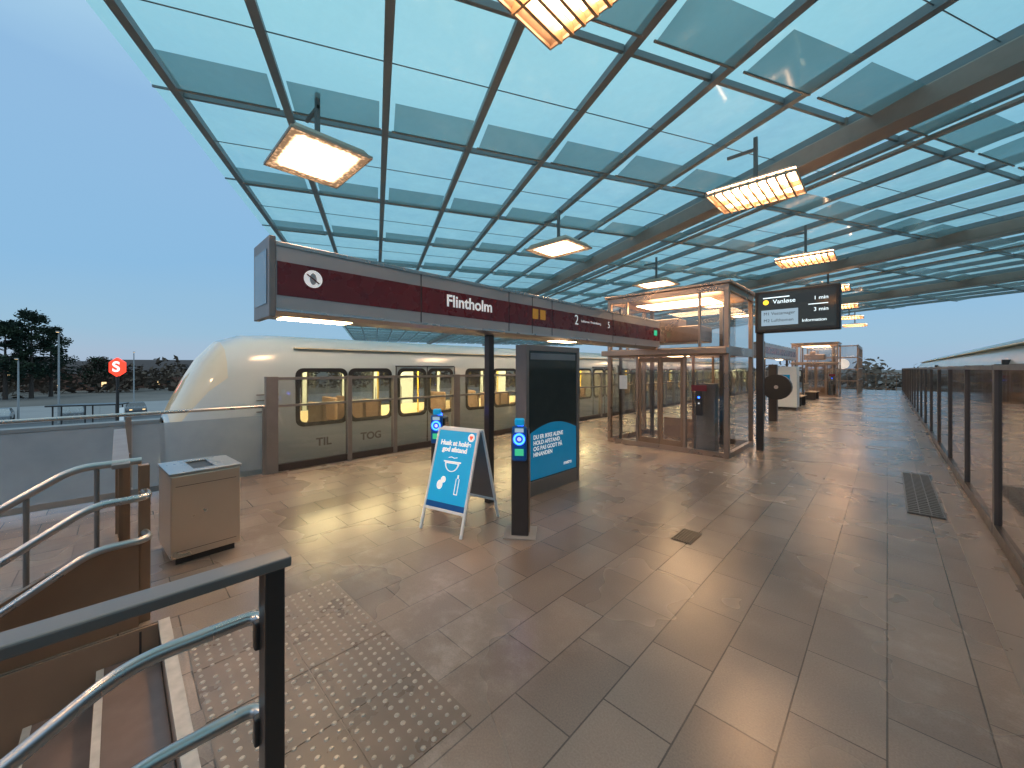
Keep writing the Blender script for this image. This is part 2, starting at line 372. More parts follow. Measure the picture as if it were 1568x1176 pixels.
while y<42:
    for s in (1.6,1.0,1.45): y+=s; ysL.append(y)
sl=screens('platform_screen_doors',XL,ysL,M['screenglass'])
text(sl,'lettering_a','TIL',M['mark'],(XL+.02,2.50,.42),PX,.20,bold=.005)
text(sl,'lettering_b','TOG',M['mark'],(XL+.02,3.32,.42),PX,.20,bold=.005)
ysR=[-6.2+i*2.1 for i in range(24)]
screens('platform_screen_doors',XR,ysR,M['tintglass'],.05,.02,1.80,.028,False,M['screenframe'])
fe=empty('glass_fence')
ys=[1.7-1.6*i for i in range(11)]
boxes(fe,'posts',M['greymetal'],[((XL-.03,y-.03,0),(XL+.03,y+.03,1.10)) for y in ys])
tube(fe,'top_rail',M['steel'],[(XL,1.72,1.13),(XL,-15,1.13)],.025)
mesh(fe,'panels',M['frost'],sum([[(XL,y-.04,.1),(XL,y-1.56,.1),(XL,y-1.56,.98),(XL,y-.04,.98)] for y in ys[:-1]],[]),[tuple(range(4*i,4*i+4)) for i in range(10)])

# ------------------------------------------------------------ trains
HP=[(1.12,-.95),(1.30,-.35),(1.33,.3),(1.33,.70),(1.305,1.72),(1.23,2.0),(1.02,2.24),(.6,2.40),(.0,2.45)]
PROF=HP+[(-a,b) for a,b in HP[-2::-1]]
def train(name,xc,y0,nrep,lit):
    e=empty(name,(xc,y0,0))
    secs=[(.0,.50,.36),(.05,.68,.40),(.15,.80,.50),(.3,.90,.64),(.5,.95,.80),(.75,.985,.93),(1.1,1,.985),(1.6,1,1)]
    V=[];F=[];mi=[]
    np_=len(PROF)
    for (y,hw,tf) in secs:
        for (a,b) in PROF: V.append((a*hw,y,b*(tf if b>0 else .75+.25*min(1,y/.6))))
    for s in range(len(secs)-1):
        for i in range(np_-1):
            F.append((s*np_+i,s*np_+i+1,(s+1)*np_+i+1,(s+1)*np_+i))
            mi.append(1 if (1<=s<=4 and 4<=i<=np_-6) else 0)
    F.append(tuple(range(np_))); mi.append(0)
    mesh(e,'nose',[M['train'],M['windshield']],V,F,smooth=True,mi=mi)
    base=1.72; wins=[]; doors=[]
    cur=base+.1
    for k in range(nrep):
        for (a,b) in ((.0,.89),(.99,1.88),(2.10,2.78),(2.90,3.58)):
            wins.append((cur+a,cur+b))
        doors.append((cur+2.02,cur+3.66))
        cur+=4.06
    ye=cur+.5
    V=[];F=[]
    brk=[1.6]
    for a,b in wins: brk+=[a,b]
    brk.append(ye)
    for i in range(len(brk)-1):
        a,b=brk[i],brk[i+1]; isw=(i%2==1)
        k=len(V)
        for yy in (a,b):
            for p in PROF: V.append((p[0],yy,p[1]))
        for j in range(np_-1):
            if isw and (j==3 or j==np_-5): continue
            F.append((k+j,k+j+1,k+np_+j+1,k+np_+j))
    bm_me=mesh(e,'body_shell',M['train'],V,F)
    bm=bmesh.new(); bm.from_mesh(bm_me.data); bmesh.ops.remove_doubles(bm,verts=bm.verts,dist=.0005)
    for f in bm.faces: f.smooth=True
    bm.to_mesh(bm_me.data); bm.free()
    mesh(e,'rear_end',M['train'],[(p[0],ye,p[1]) for p in PROF],[tuple(range(np_))])
    for sgn in (1,-1):
        GV=[];GF=[];RV=[];RF=[]
        for a,b in wins:
            k=len(GV)
            GV+=[(sgn*1.322,a,.70),(sgn*1.322,b,.70),(sgn*1.297,b,1.72),(sgn*1.297,a,1.72)]; GF.append((k,k+1,k+2,k+3))
            o_=rrect(a-.045,b+.045,.655,1.765,.14); i_=rrect(a+.03,b-.03,.73,1.69,.11)
            k=len(RV); n=len(o_)
            def xx(z): return sgn*(1.336-.0245*(z-.7))
            RV+=[(xx(z)+sgn*.006,yy,z) for yy,z in o_]+[(xx(z)+sgn*.006,yy,z) for yy,z in i_]
            RF+=[(k+j,k+(j+1)%n,k+n+(j+1)%n,k+n+j) for j in range(n)]
        mesh(e,'window_glass',M['trainglass'],GV,GF)
        mesh(e,'window_seals',M['black'],RV,RF)
        D=[]
        for a,b in doors:
            for yy in (a,(a+b)/2,b):
                D.append(((sgn*1.329-.008,yy-.01,-.25),(sgn*1.329+.012,yy+.01,1.80)))
            D.append(((sgn*1.305-.01,a,1.80),(sgn*1.305+.02,b,1.825)))
        boxes(e,'door_seams',M['undertrain'],D)
        boxes(e,'sill_line',M['greymetal'],[((sgn*1.325-.012,1.6,-.06),(sgn*1.325+.02,ye,-.02))])
    J=[]
    for k in range(1,nrep):
        if k%3==0:
            yy=base+4.06*k+.03
            J.append(((-1.345,yy-.03,-.9),(1.345,yy+.03,1.9)))
    if J: boxes(e,'car_joints',M['undertrain'],J)
    boxes(e,'interior_floor',M['undertrain'],[((-1.25,1.2,-.05),(1.25,ye,0))])
    boxes(e,'interior_lining',M['traininterior'],[((-1.28,1.8,0),(-1.24,ye,.69)),((1.24,1.8,0),(1.27,ye,.66)),((-1.2,1.8,2.14),(-.3,ye,2.16)),((.3,1.8,2.14),(1.2,ye,2.16))])
    boxes(e,'ceiling_lights',M['trainlight'] if lit else M['dimlight'],[((-.28,1.9,2.12),(.28,ye-.2,2.15))])
    S=[];PL=[]
    for k in range(nrep):
        c=base+.1+4.06*k
        for sx in (-1,1):
            for yy in (c+.12,c+.95,c+1.3):
                x0,x1=sx*1.2,sx*.35
                a,b=min(x0,x1),max(x0,x1)
                S+=[((a,yy,.38),(b,yy+.42,.46)),((a,yy+.36,.46),(b,yy+.44,1.05))]
        PL+=[[(.3,c+2.1,0),(.3,c+2.1,2.1)],[(-.3,c+3.6,0),(-.3,c+3.6,2.1)],[(.3,c+3.6,0),(.3,c+3.6,2.1)]]
    boxes(e,'seats',M['seat'],S,bevel=.03)
    tube(e,'grab_poles',M['yellowpole'],PL,.02)
    boxes(e,'underframe',M['undertrain'],[((-1.1,.5,-1.25),(1.1,ye,-.93))])
    for sx in (-1,1):
        mesh(e,'headlight',M['headl'],[(sx*.50,-.012,-.1),(sx*.66,.02,-.1),(sx*.66,.02,.12),(sx*.50,-.012,.12)],[(0,1,2,3)])
    if lit:
        boxes(e,'side_vents',M['greymetal'],[((1.331,1.15,.98+.1*i),(1.338,1.5,1.0+.1*i)) for i in range(4)])
    return e
t1=train('metro_train',-9.27,.55,8,True)
t2=train('metro_train',2.66,-4,9,False)

# ------------------------------------------------------------ station sign
def station_sign(name,x,y0,y1,full=True):
    e=empty(name)
    z0,z1=2.22,2.78; w=.46
    pr=[(x,z0),(x,z1),(x-.05,z1+.02),(x-w+.05,z1+.02),(x-w,z1),(x-w,z0),(x-w+.08,z0-.03),(x-.08,z0-.03)]
    n=len(pr)
    V=[(a,y0+.03,b) for a,b in pr]+[(a,y1,b) for a,b in pr]
    mesh(e,'housing',M['signgrey'],V,[tuple(range(n)),tuple(range(2*n-1,n-1,-1))]+[(i,n+i,n+(i+1)%n,(i+1)%n) for i in range(n)],bevel=.006)
    boxes(e,'end_cap',M['greymetal'],[((x-w-.02,y0-.02,z0-.05),(x+.012,y0+.028,z1+.04))],bevel=.006)
    boxes(e,'end_window',M['frost'],[((x-w+.04,y0-.026,z0+.06),(x-.05,y0-.021,z1-.06))])
    cuts=[y0+.03,y0+1.38,y0+2.7,y0+3.16,y0+3.6,y0+5.35,y1] if full else [y0+.03,y0+3.4,y1]
    seg=[];
    for a,b in zip(cuts[:-1],cuts[1:]): seg.append(((x,a+.008,z0+.13),(x+.006,b-.008,z1-.155)))
    boxes(e,'maroon_band',M['maroon'],seg)
    boxes(e,'joints',M['dark'],[((x+.0005,c-.006,z0+.01),(x+.003,c+.006,z1-.01)) for c in cuts[1:-1]])
    boxes(e,'edge_trims',M['steel'],[((x,y0+.03,z1-.03),(x+.012,y1,z1+.0)),((x,y0+.03,z0),(x+.012,y1,z0+.02))])
    boxes(e,'light_tray',M['lampsoft'],[((x-.33,y0+.12,z0-.036),(x-.12,y0+.7,z0-.031))])
    boxes(e,'light_tray_b',M['lampsoft'],[((x-.33,y0+3.9,z0-.036),(x-.12,y0+4.4,z0-.031))])
    zc=2.52
    if full:
        X=x+.0075
        text(e,'name_text','Flintholm',M['wtext'],(X,2.56,zc-.01),PX,.185,bold=.004)
        disc(e,'pictogram_disc',M['wtext'],(X,1.17,zc),PX,.075)
        tube(e,'pictogram_slash',M['maroon'],[(-.05,.035,0),(.05,-.035,0)],.006,loc=(X,1.17,zc),rot=PX)
        disc(e,'pictogram_eye',M['signgrey'],(X+.002,1.17,zc),PX,.05,sx=.55)
        text(e,'number_text','2',M['wtext'],(X,5.02,zc+.0),PX,.22)
        text(e,'destination_text','Lufthavnen / Frederiksberg',M['wtext'],(X,5.2,zc),PX,.055)
        text(e,'number_text_b','5',M['wtext'],(X,6.02,zc+.0),PX,.16)
        boxes(e,'yellow_tag',M['tag'],[((X-.001,4.02,zc-.07),(X+.002,4.14,zc+.07)),((X-.001,4.18,zc-.07),(X+.002,4.3,zc+.07))])
        boxes(e,'exit_tag',M['green'],[((X-.001,7.9,zc-.06),(X+.002,8.05,zc+.05))])
    ps=[y0+2.55,y1-.3] if full else [y0+1,y1-1]
    boxes(e,'posts',M['dark'],[((x-.26,p-.045,0),(x-.17,p+.045,z0-.03)) for p in ps[:1 if full else 2]],bevel=.004)
    return e
station_sign('station_sign',-3.53,.86,8.2)
station_sign('station_sign',-3.4,17.5,24.5,False)

# ------------------------------------------------------------ display case
dc=empty('information_display_case')
x=-3.47;y0,y1=3.83,5.08
boxes(dc,'frame',M['greymetal'],[((x-.2,y0,0),(x,y0+.06,2.08)),((x-.2,y1-.06,0),(x,y1,2.08)),((x-.2,y0+.06,2.0),(x,y1-.06,2.08)),((x-.19,y0+.06,0),(x-.01,y1-.06,.2))],bevel=.006)
boxes(dc,'dark_screen',M['adglass'],[((x-.15,y0+.06,.2),(x-.02,y1-.06,2.0))])
V=[];a,b=y0+.07,y1-.07; zz=.22
V=[(0,a,zz),(0,b,zz)]+[(0,b+(a-b)*i/16,.78+.20*math.sin(math.pi*(.12+.76*i/16))) for i in range(17)]
mesh(dc,'blue_artwork',M['adblue'],V,[tuple(range(len(V)))],loc=(x-.017,0,0))
for i,s in enumerate(['DU ER IKKE ALENE','HOLD AFSTAND','OG PAS GODT PÅ','HINANDEN']):
    text(dc,'artwork_text',s,M['wtext'],(x-.012,y0+.16,.80-.08*i),PX,.08,bold=.002)
text(dc,'artwork_logo','metro',M['wtext'],(x-.012,y1-.40,.34),PX,.08,bold=.002)
boxes(dc,'header',M['frost'],[((x-.018,y0+.1,1.88),(x-.012,y1-.1,1.97))])

# ------------------------------------------------------------ validators
def validator(loc,rot):
    e=empty('travel_card_validator',loc,rot)
    boxes(e,'pillar',M['dark'],[((-.09,-.1,0),(.09,.1,1.12))],bevel=.012)
    boxes(e,'side_fin',M['bronze'],[((.091,-.08,.05),(.10,.08,1.05))])
    boxes(e,'base',M['concrete'],[((-.17,-.17,0),(.17,.17,.015))],bevel=.01)
    boxes(e,'reader_head',M['dblue'],[((-.075,-.16,.80),(.075,-.10,1.16))],bevel=.02)
    boxes(e,'reader_tip',M['blue'],[((-.05,-.15,1.165),(.05,-.09,1.24))],bevel=.015)
    pts=[(.05*math.cos(2*math.pi*i/24),.05*math.sin(2*math.pi*i/24),0) for i in range(24)]
    tube(e,'blue_ring',M['ring'],pts,.011,cyc=True,loc=(0,-.165,1.03),rot=NY)
    disc(e,'ring_dot',M['wtext'],(0,-.163,1.03),NY,.022)
    boxes(e,'screen',M['ledblue'],[((-.045,-.165,1.1),(.045,-.161,1.14))])
    boxes(e,'green_label',M['green'],[((-.045,-.165,.86),(.045,-.161,.93))])
    tube(e,'lamp_dot',M['ring'],[(0,0,1.12),(0,0,1.17)],.03)
    return e
validator((-2.80,3.0,0),R(38))
validator((-4.2,2.95,0),R(38))

# ------------------------------------------------------------ A-frame board
ab=empty('sandwich_board_sign',(-3.49,2.74,0),R(14))
fl=empty('front_leaf',(0,-.36,0),0,ab,R(-17)); bl=empty('back_leaf',(0,.36,0),0,ab,R(17))
for q in (fl,bl):
    boxes(q,'frame',M['white'],[((-.29,-.012,0),(-.262,.012,1.12)),((.262,-.012,0),(.29,.012,1.12)),((-.262,-.012,1.09),(.262,.012,1.12)),((-.262,-.012,.22),(.262,.012,.25))],bevel=.003)
boxes(bl,'backing',M['greymetal'],[((-.262,-.004,.25),(.262,.004,1.09))])
boxes(fl,'poster',M['blue'],[((-.262,-.008,.25),(.262,.004,1.09))])
boxes(fl,'poster_footer',M['dblue'],[((-.262,-.011,.25),(.262,-.0085,.31))])
for i,s in enumerate(['Husk at holde','god afstand']):
    text(fl,'heading',s,M['wtext'],(0,-.012,.95-.07*i),NY,.075,'CENTER',bold=.003)
disc(fl,'cup',M['wtext'],(0,-.012,.74),NY,.10,a0=math.pi,a1=2*math.pi)
disc(fl,'cup_inner',M['blue'],(0,-.0135,.728),NY,.078,a0=math.pi,a1=2*math.pi)
boxes(fl,'cup_rim',M['wtext'],[((-.12,-.0135,.74),(.12,-.012,.755))])
tube(fl,'wave',M['wtext'],[(-.06,-.013,.79),(-.02,-.013,.8),(.02,-.013,.79),(.06,-.013,.8)],.004)
disc(fl,'hand_a',M['wtext'],(-.12,-.012,.49),NY,.05,sx=.8); disc(fl,'hand_b',M['wtext'],(-.08,-.0125,.55),NY,.035)
boxes(fl,'bottle',M['wtext'],[((.09,-.0135,.42),(.10,-.012,.58)),((.13,-.0135,.42),(.14,-.012,.58)),((.09,-.0135,.41),(.14,-.012,.42)),((.105,-.0135,.58),(.125,-.012,.62))])
disc(fl,'badge',M['wtext'],(.2,-.012,1.03),NY,.045); 
disc(fl,'heart_l',M['red'],(.19,-.0135,1.037),NY,.014); disc(fl,'heart_r',M['red'],(.21,-.0135,1.037),NY,.014)
mesh(fl,'heart_tip',M['red'],[(.178,-.0137,1.031),(.222,-.0137,1.031),(.2,-.0137,1.0)],[(0,1,2)])

# ------------------------------------------------------------ lift
def lift(name,x0,x1,y0,y1,h,front=True):
    e=empty(name)
    w=.09; zb=2.02; zt=2.2
    Pst=[]
    for (a,b) in ((x0,y0),(x1-w,y0),(x0,y1-w),(x1-w,y1-w)): Pst.append(((a,b,0),(a+w,b+w,h)))
    boxes(e,'corner_posts',M['bronzel'],Pst,bevel=.006)
    H=[]
    for (za,zb_) in ((0.0,.10),(zb,zt),(h-.12,h)):
        H+=[((x0+w,y0+.004,za),(x1-w,y0+w-.01,zb_)),((x0+w,y1-w+.01,za),(x1-w,y1-.004,zb_)),((x0+.004,y0+w,za),(x0+w-.01,y1-w,zb_)),((x1-w+.01,y0+w,za),(x1-.004,y1-w,zb_))]
    boxes(e,'bands',M['bronzel'],H)
    d0=x0+.78; d1=x0+1.78
    boxes(e,'mullions',M['bronzel'],[((d0-.05,y0+.01,.1),(d0,y0+.08,zb)),((d1,y0+.01,.1),(d1+.05,y0+.08,zb)),((d1+.3,y0+.01,zt),(d1+.34,y0+.07,h-.12)),((d0-.3,y0+.01,zt),(d0-.26,y0+.07,h-.12))])
    dm=(d0+d1)/2
    D=[]
    for a,b in ((d0+.01,dm-.005),(dm+.005,d1-.01)):
        D+=[((a,y0+.02,.10),(a+.05,y0+.06,zb-.03)),((b-.05,y0+.02,.10),(b,y0+.06,zb-.03)),((a+.05,y0+.02,.10),(b-.05,y0+.06,.22)),((a+.05,y0+.02,zb-.12),(b-.05,y0+.06,zb-.03))]
    boxes(e,'door_frames',M['bronze'],D)
    G=[]
    def quad(a,b,z0_,z1_): 
        G.extend([(a[0],a[1],z0_),(b[0],b[1],z0_),(b[0],b[1],z1_),(a[0],a[1],z1_)])
    ym=y0+.04
    for a,b in ((x0+w,d0-.05),(d0+.06,dm-.055),(dm+.055,d1-.06),(d1+.05,x1-w)): quad((a,ym),(b,ym),.1,zb)
    quad((x0+w,ym),(x1-w,ym),zt,h-.12)
    for xx in (x0+.04,x1-.04):
        quad((xx,y0+w),(xx,y1-w),.1,zb); quad((xx,y0+w),(xx,y1-w),zt,h-.12)
    quad((x0+w,y1-.04),(x1-w,y1-.04),.1,zb);quad((x0+w,y1-.04),(x1-w,y1-.04),zt,h-.12)
    mesh(e,'glass_walls',M['glass'],G,[tuple(range(4*i,4*i+4)) for i in range(len(G)//4)])
    boxes(e,'roof',M['bronzel'],[((x0-.05,y0-.05,h),(x1+.05,y1+.05,h+.06))],bevel=.01)
    boxes(e,'canopy',M['bronzel'],[((x0-.02,y0-.25,zb+.03),(x1+.02,y0-.002,zt-.03))],bevel=.01)
    cy0,cy1=y0+.35,y1-.2
    boxes(e,'guide_rails',M['dark'],[((x0+.35,y1-.35,0),(x0+.43,y1-.27,h-.15)),((d1+.25,y1-.35,0),(d1+.33,y1-.27,h-.15)),((x0+.14,y0+.3,0),(x0+.2,y0+.36,h-.2))])
    boxes(e,'car_walls',M['bronze'],[((d1+.06,cy0,0.02),(d1+.1,cy1,.95)),((d1+.06,cy0,.95),(d1+.1,cy0+.06,2.05)),((d1+.06,cy1-.06,.95),(d1+.1,cy1,2.05))])
    boxes(e,'car_rear_glass_frame',M['bronze'],[((d0-.1,cy1-.05,.02),(d1+.055,cy1,.5)),((d0+.35,cy1-.05,.5),(d0+.40,cy1,2.05))])
    boxes(e,'side_cabinet',M['greymetal'],[((d1+.2,y0+.2,0.0),(x1-.3,y0+.42,1.45))],bevel=.01)
    boxes(e,'car_roof',M['bronzel'],[((d0-.1,cy0,2.06),(d1+.1,cy1,2.2))])
    boxes(e,'car_light',M['lampsoft'],[((d0+.3,cy0+.3,2.045),(d1-.3,cy1-.5,2.055))])
    boxes(e,'shaft_light',M['lampsoft2'],[((x0+.5,y0+.5,h-.16),(x1-.5,y1-.5,h-.15))])
    boxes(e,'machinery',M['bronzel'],[((x0+.6,y0+.5,2.35),(x1-.7,y1-.6,2.7)),((x0+.9,y0+.6,2.7),(x1-1.2,y1-.8,2.9))],bevel=.02)
    boxes(e,'call_panel',M['intercom'],[((d1+.17,y0-.012,1.30),(d1+.47,y0+.003,1.42))])
    boxes(e,'call_column',M['dark'],[((d1+.26,y0-.01,.8),(d1+.38,y0+.003,1.3))])
    disc(e,'call_button',M['ring'],(d1+.32,y0-.014,1.17),NY,.02); disc(e,'call_button_b',M['wtext'],(d1+.32,y0-.014,1.05),NY,.02)
    boxes(e,'notice',M['white'],[((x0+.3,y0+.03,1.28),(x0+.5,y0+.035,1.6))])
    return e
lift('glass_lift',-4.85,-2.2,8.28,10.2,3.42)
lift('glass_lift',-4.6,-2.2,31.5,33.5,3.4)

# ------------------------------------------------------------ departure display
dd=empty('departure_display')
boxes(dd,'post',M['dark'],[((-2.03,9.62,0),(-1.90,9.74,3.3))],bevel=.006)
boxes(dd,'arm',M['dark'],[((-1.9,9.64,3.0),(-.62,9.72,3.06))])
boxes(dd,'casing',M['black'],[((-2.0,9.38,2.5),(-.62,9.6,3.36))],bevel=.02)
y=9.377
boxes(dd,'bezel_face',M['adglass'],[((-1.94,y-.003,2.56),(-.68,y,3.30))])
y-=.006
disc(dd,'line_badge',M['yellow'],(-1.8,y,3.12),NY,.05)
text(dd,'row_a','Vanløse',M['ledw'],(-1.68,y,3.12),NY,.12); text(dd,'row_a_time','1 min',M['ledw'],(-1.02,y,3.12),NY,.10)
boxes(dd,'panel_lit',M['ledblue'],[((-1.88,y,2.64),(-1.26,y+.002,2.96))])
text(dd,'row_b','M1 Vestamager',M['black'],(-1.84,y-.002,2.88),NY,.085);text(dd,'row_c','M2 Lufthavnen',M['black'],(-1.84,y-.002,2.74),NY,.085)
text(dd,'row_b_time','3 min',M['ledw'],(-1.02,y,2.9),NY,.10);text(dd,'row_d','Information',M['ledw'],(-1.2,y,2.7),NY,.08)
boxes(dd,'leds',M['ledw'],[((-1.85,y,3.2),(-1.4,y+.002,3.22)),((-1.1,y,3.0),(-.8,y+.002,3.015))])

# ------------------------------------------------------------ distant platform furniture
ph=empty('help_phone_point',(-2.75,15.4,0))
boxes(ph,'pillar',M['dark'],[((-.12,-.1,0),(.12,.1,1.9))],bevel=.01)
cyl(ph,'round_hood',M['black'],(0.12,0,1.15),.42,.22,rot=NY)
disc(ph,'phone_symbol',M['signgrey'],(.12,-.225,1.15),NY,.06)
tm=empty('ticket_machine',(-3.2,20.5,0))
boxes(tm,'cabinet',M['white'],[((-.45,-.3,.1),(.45,.3,1.85))],bevel=.02)
boxes(tm,'plinth',M['dark'],[((-.42,-.27,0),(.42,.27,.1))]); boxes(tm,'screen',M['adblue'],[((-.25,-.305,1.2),(.2,-.301,1.5))])
boxes(tm,'payment_slot',M['dark'],[((-.25,-.306,.7),(.2,-.301,1.0))])
for yy in (23.,28.):
    b=empty('bench',(-3.1,yy,0))
    boxes(b,'slats',M['wood'],[((-.25+.13*i,-.9,.43),(-.14+.13*i,.9,.46)) for i in range(4)]+[((-.3,-.9,.55+.14*i),(-.27,.9,.66+.14*i)) for i in range(3)])
    boxes(b,'legs',M['dark'],[((-.25,s-.03,0),(.22,s+.03,.43)) for s in (-.7,.7)]+[((-.34,s-.03,0),(-.3,s+.03,.96)) for s in (-.7,.7)])
ge=empty('glass_stair_enclosure')
x0,x1,y0,y1,h=-4.2,-1.4,35,41,3.3
boxes(ge,'frame',M['bronzel'],[((a,b,0),(a+.08,b+.08,h)) for a in (x0,(x0+x1)/2,x1-.08) for b in (y0,37,39,y1)]+[((x0,y0-.003,zz),(x1,y0+.06,zz+.07)) for zz in (.9,1.7,2.5,3.3)]+[((x1-.06,y0+.08,zz),(x1+.003,y1,zz+.06)) for zz in (.95,1.75,2.55,3.35)])
mesh(ge,'glass',M['screenglass'],[(x0,y0+.04,0),(x1,y0+.04,0),(x1,y0+.04,h),(x0,y0+.04,h),(x1-.04,y0,0),(x1-.04,y1,0),(x1-.04,y1,h),(x1-.04,y0,h)],[(0,1,2,3),(4,5,6,7)])
cyl(ge,'clock_face',M['wtext'],(-2.2,34.9,2.1),.35,.08,rot=NY)
en=empty('end_gate'); boxes(en,'bars',M['bronze'],[((XL+.1+i*.6,43.8,0),(XL+.14+i*.6,43.84,1.3)) for i in range(14)]+[((XL,43.79,1.3),(XR,43.85,1.36)),((XL,43.79,.12),(XR,43.85,.17))])

# ------------------------------------------------------------ roof
ZR=5.95
rf=empty('glass_canopy_roof',(0,0,0),R(63.8))
v0,dv,nv=-2.75,1.45,24
us=[7.1+2.9*k for k in range(-7,19)]
vmax=v0+dv*nv
V=[];F=[]
vs=[-3.12]+[v0+dv*i for i in range(nv+1)]
for i in range(len(vs)-1):
    for j in range(len(us)-1):
        k=len(V)
        for a,b in ((vs[i],us[j]),(vs[i+1],us[j]),(vs[i+1],us[j+1]),(vs[i],us[j+1])): V.append((a+.0,b,ZR+random.uniform(-.012,.012)))
        F.append((k,k+1,k+2,k+3))
mesh(rf,'glass_panes',M['pane'],V,F)
boxes(rf,'glazing_beams',M['roofbar'],[((v-.03,us[0],ZR-.16),(v+.03,us[-1],ZR-.03)) for v in vs[1:]],bevel=.0)
boxes(rf,'beam_flanges',M['roofbar'],[((v-.055,us[0],ZR-.175),(v+.055,us[-1],ZR-.162)) for v in vs[1:]])
boxes(rf,'cross_bars',M['roofbar'],[((vs[i]+.04,u-.025,ZR-.12),(vs[i+1]-.04,u+.025,ZR-.03)) for i in range(1,len(vs)-1) for u in us])
boxes(rf,'edge_cross_bars',M['roofbar'],[((-3.1,u-.012,ZR-.05),(v0-.04,u+.012,ZR-.02)) for u in us])
V=[];F=[]
for i in range(1,len(vs)-1):
    for u in us[1:]:
        a,b=vs[i]+.13,vs[i+1]-.10; k=len(V); j1=random.uniform(-.03,.03)
        V+=[(a,u-1.05,ZR-.20+j1),(b,u-1.05,ZR-.20+j1),(b,u-.42,ZR-.26),(a,u-.42,ZR-.26)]; F.append((k,k+1,k+2,k+3))
mesh(rf,'louvre_panes',M['strip'],V,F)
boxes(rf,'louvre_edges',M['girder'],[((vs[i]+.10,u-.43,ZR-.275),(vs[i+1]-.07,u-.405,ZR-.25)) for i in range(1,len(vs)-1) for u in us[1:]])
rods=[]
for u in us: rods.append([(v0,u-1.7,ZR-.10),(vmax,u-1.7,ZR-.10)])
tube(rf,'tie_rods',M['roofbar'],rods,.008,res=1)
GV=[7.4,16.1,24.8]
boxes(rf,'main_girders',M['girder'],[((v-.13,us[0],ZR-.52),(v+.13,us[-1],ZR-.20)) for v in GV],bevel=.03)
boxes(rf,'girder_flanges',M['girder'],[((v-.2,us[0],ZR-.56),(v+.2,us[-1],ZR-.523)) for v in GV])
boxes(rf,'cable_tray',M['girder'],[((8.75,us[0],ZR-.33),(8.87,us[-1],ZR-.28)),((19.2,us[0],ZR-.33),(19.3,us[-1],ZR-.28))])
boxes(rf,'brackets',M['girder'],[((v-.06,u-.05,ZR-.2),(v+.06,u+.05,ZR-.03)) for v in GV for u in us])

# ------------------------------------------------------------ lamps
def lamp(x,y,kind):
    e=empty('canopy_lamp',(x,y,4.82))
    hx,hy=.64,.52
    V=[(-hx,-hy,0),(hx,-hy,0),(hx,hy,0),(-hx,hy,0),(-hx*.86,-hy*.86,.11),(hx*.86,-hy*.86,.11),(hx*.86,hy*.86,.11),(-hx*.86,hy*.86,.11)]
    F=[(0,1,5,4),(1,2,6,5),(2,3,7,6),(3,0,4,7),(4,5,6,7)]
    mesh(e,'housing',M['lampsteel'],V,F)
    boxes(e,'rim',M['lampsteel'],[((-hx-.015,-hy-.015,-.03),(hx+.015,-hy,.01)),((-hx-.015,hy,-.03),(hx+.015,hy+.015,.01)),((-hx-.015,-hy,-.03),(-hx,hy,.01)),((hx,-hy,-.03),(hx+.015,hy,.01))])
    if kind=='A':
        mesh(e,'diffuser',M['lampA'],[(-hx,-hy,0),(hx,-hy,0),(hx,hy,0),(-hx,hy,0)],[(0,3,2,1)],loc=(0,0,-.01))
    else:
        mesh(e,'diffuser',M['lampB'],[(-hx,-hy,0),(hx,-hy,0),(hx,hy,0),(-hx,hy,0)],[(0,3,2,1)],loc=(0,0,.05))
        boxes(e,'louvre_slats',M['louvre'],[((-hx+.128*i-.014,-hy,-.06),(-hx+.128*i+.014,hy,.035)) for i in range(1,10)]+[((-hx,-.01,-.058),(hx,.01,.033))])
    boxes(e,'hanger',M['greymetal'],[((-.03,-.03,.11),(.03,.03,.98)),((-.3,-.025,.111),(.3,.025,.16)),((-.45,-.02,.75),(.03,.02,.80))])
    return e
for i in range(-1,7):
    lamp(-6.0,2.05+5.8*i,'A'); lamp(-1.65,2.05+5.75*i if i!=0 else 2.35,'B')

# ------------------------------------------------------------ ground and surroundings
def sheet(name,m,x0,x1,y0,y1,z,rot=0,n=1):
    return mesh(None,name,m,[(x0,y0,z),(x1,y0,z),(x1,y1,z),(x0,y1,z)],[(0,1,2,3)])
sheet('ground',M['ground'],-3000,3000,-3000,3000,-4.0)
tb=empty('track_bed')
boxes(tb,'slab',M['ballast'],[((-11.2,-60,-1.6),(XL-.12,90,-1.25)),((XR+.08,-60,-1.6),(4.6,90,-1.25))])
boxes(tb,'parapet',M['concrete'],[((-11.4,-60,-1.6),(-11.2,90,-.75)),((4.6,-60,-1.6),(4.8,90,-.75))])
boxes(tb,'rails',M['steel'],[((x-.035,-60,-1.25),(x+.035,90,-1.1)) for x in (-9.98,-8.55,1.95,3.38)])
boxes(tb,'piers',M['concrete'],[((-10.5,y,-4),(-8.5,y+1,-1.6)) for y in range(-50,90,12)])
def W(px,D):
    t=(px-784)/589; return (D*(t*.7157-.6984), D*(t*.6984+.7157))
boxes(None,'road',M['asphalt'],[((-64,-90,-3.99),(-55,120,-3.985))])
boxes(None,'pavement',M['pavement'],[((-54.9,-90,-3.99),(-24,120,-3.87)),((-92,-90,-3.99),(-64.1,120,-3.87))])
boxes(None,'road_marking',M['white'],[((-59.6,-90+6*i,-3.983),(-59.45,-87+6*i,-3.98)) for i in range(34)])
boxes(None,'concrete_wall',M['pavement'],[((-20.4,-40,-4),(-20.0,30,-.3)),((-20.5,-40,-.3),(-19.9,30,-.18))])
bk=empty('parked_bicycles')
tp_=[];fr_=[]
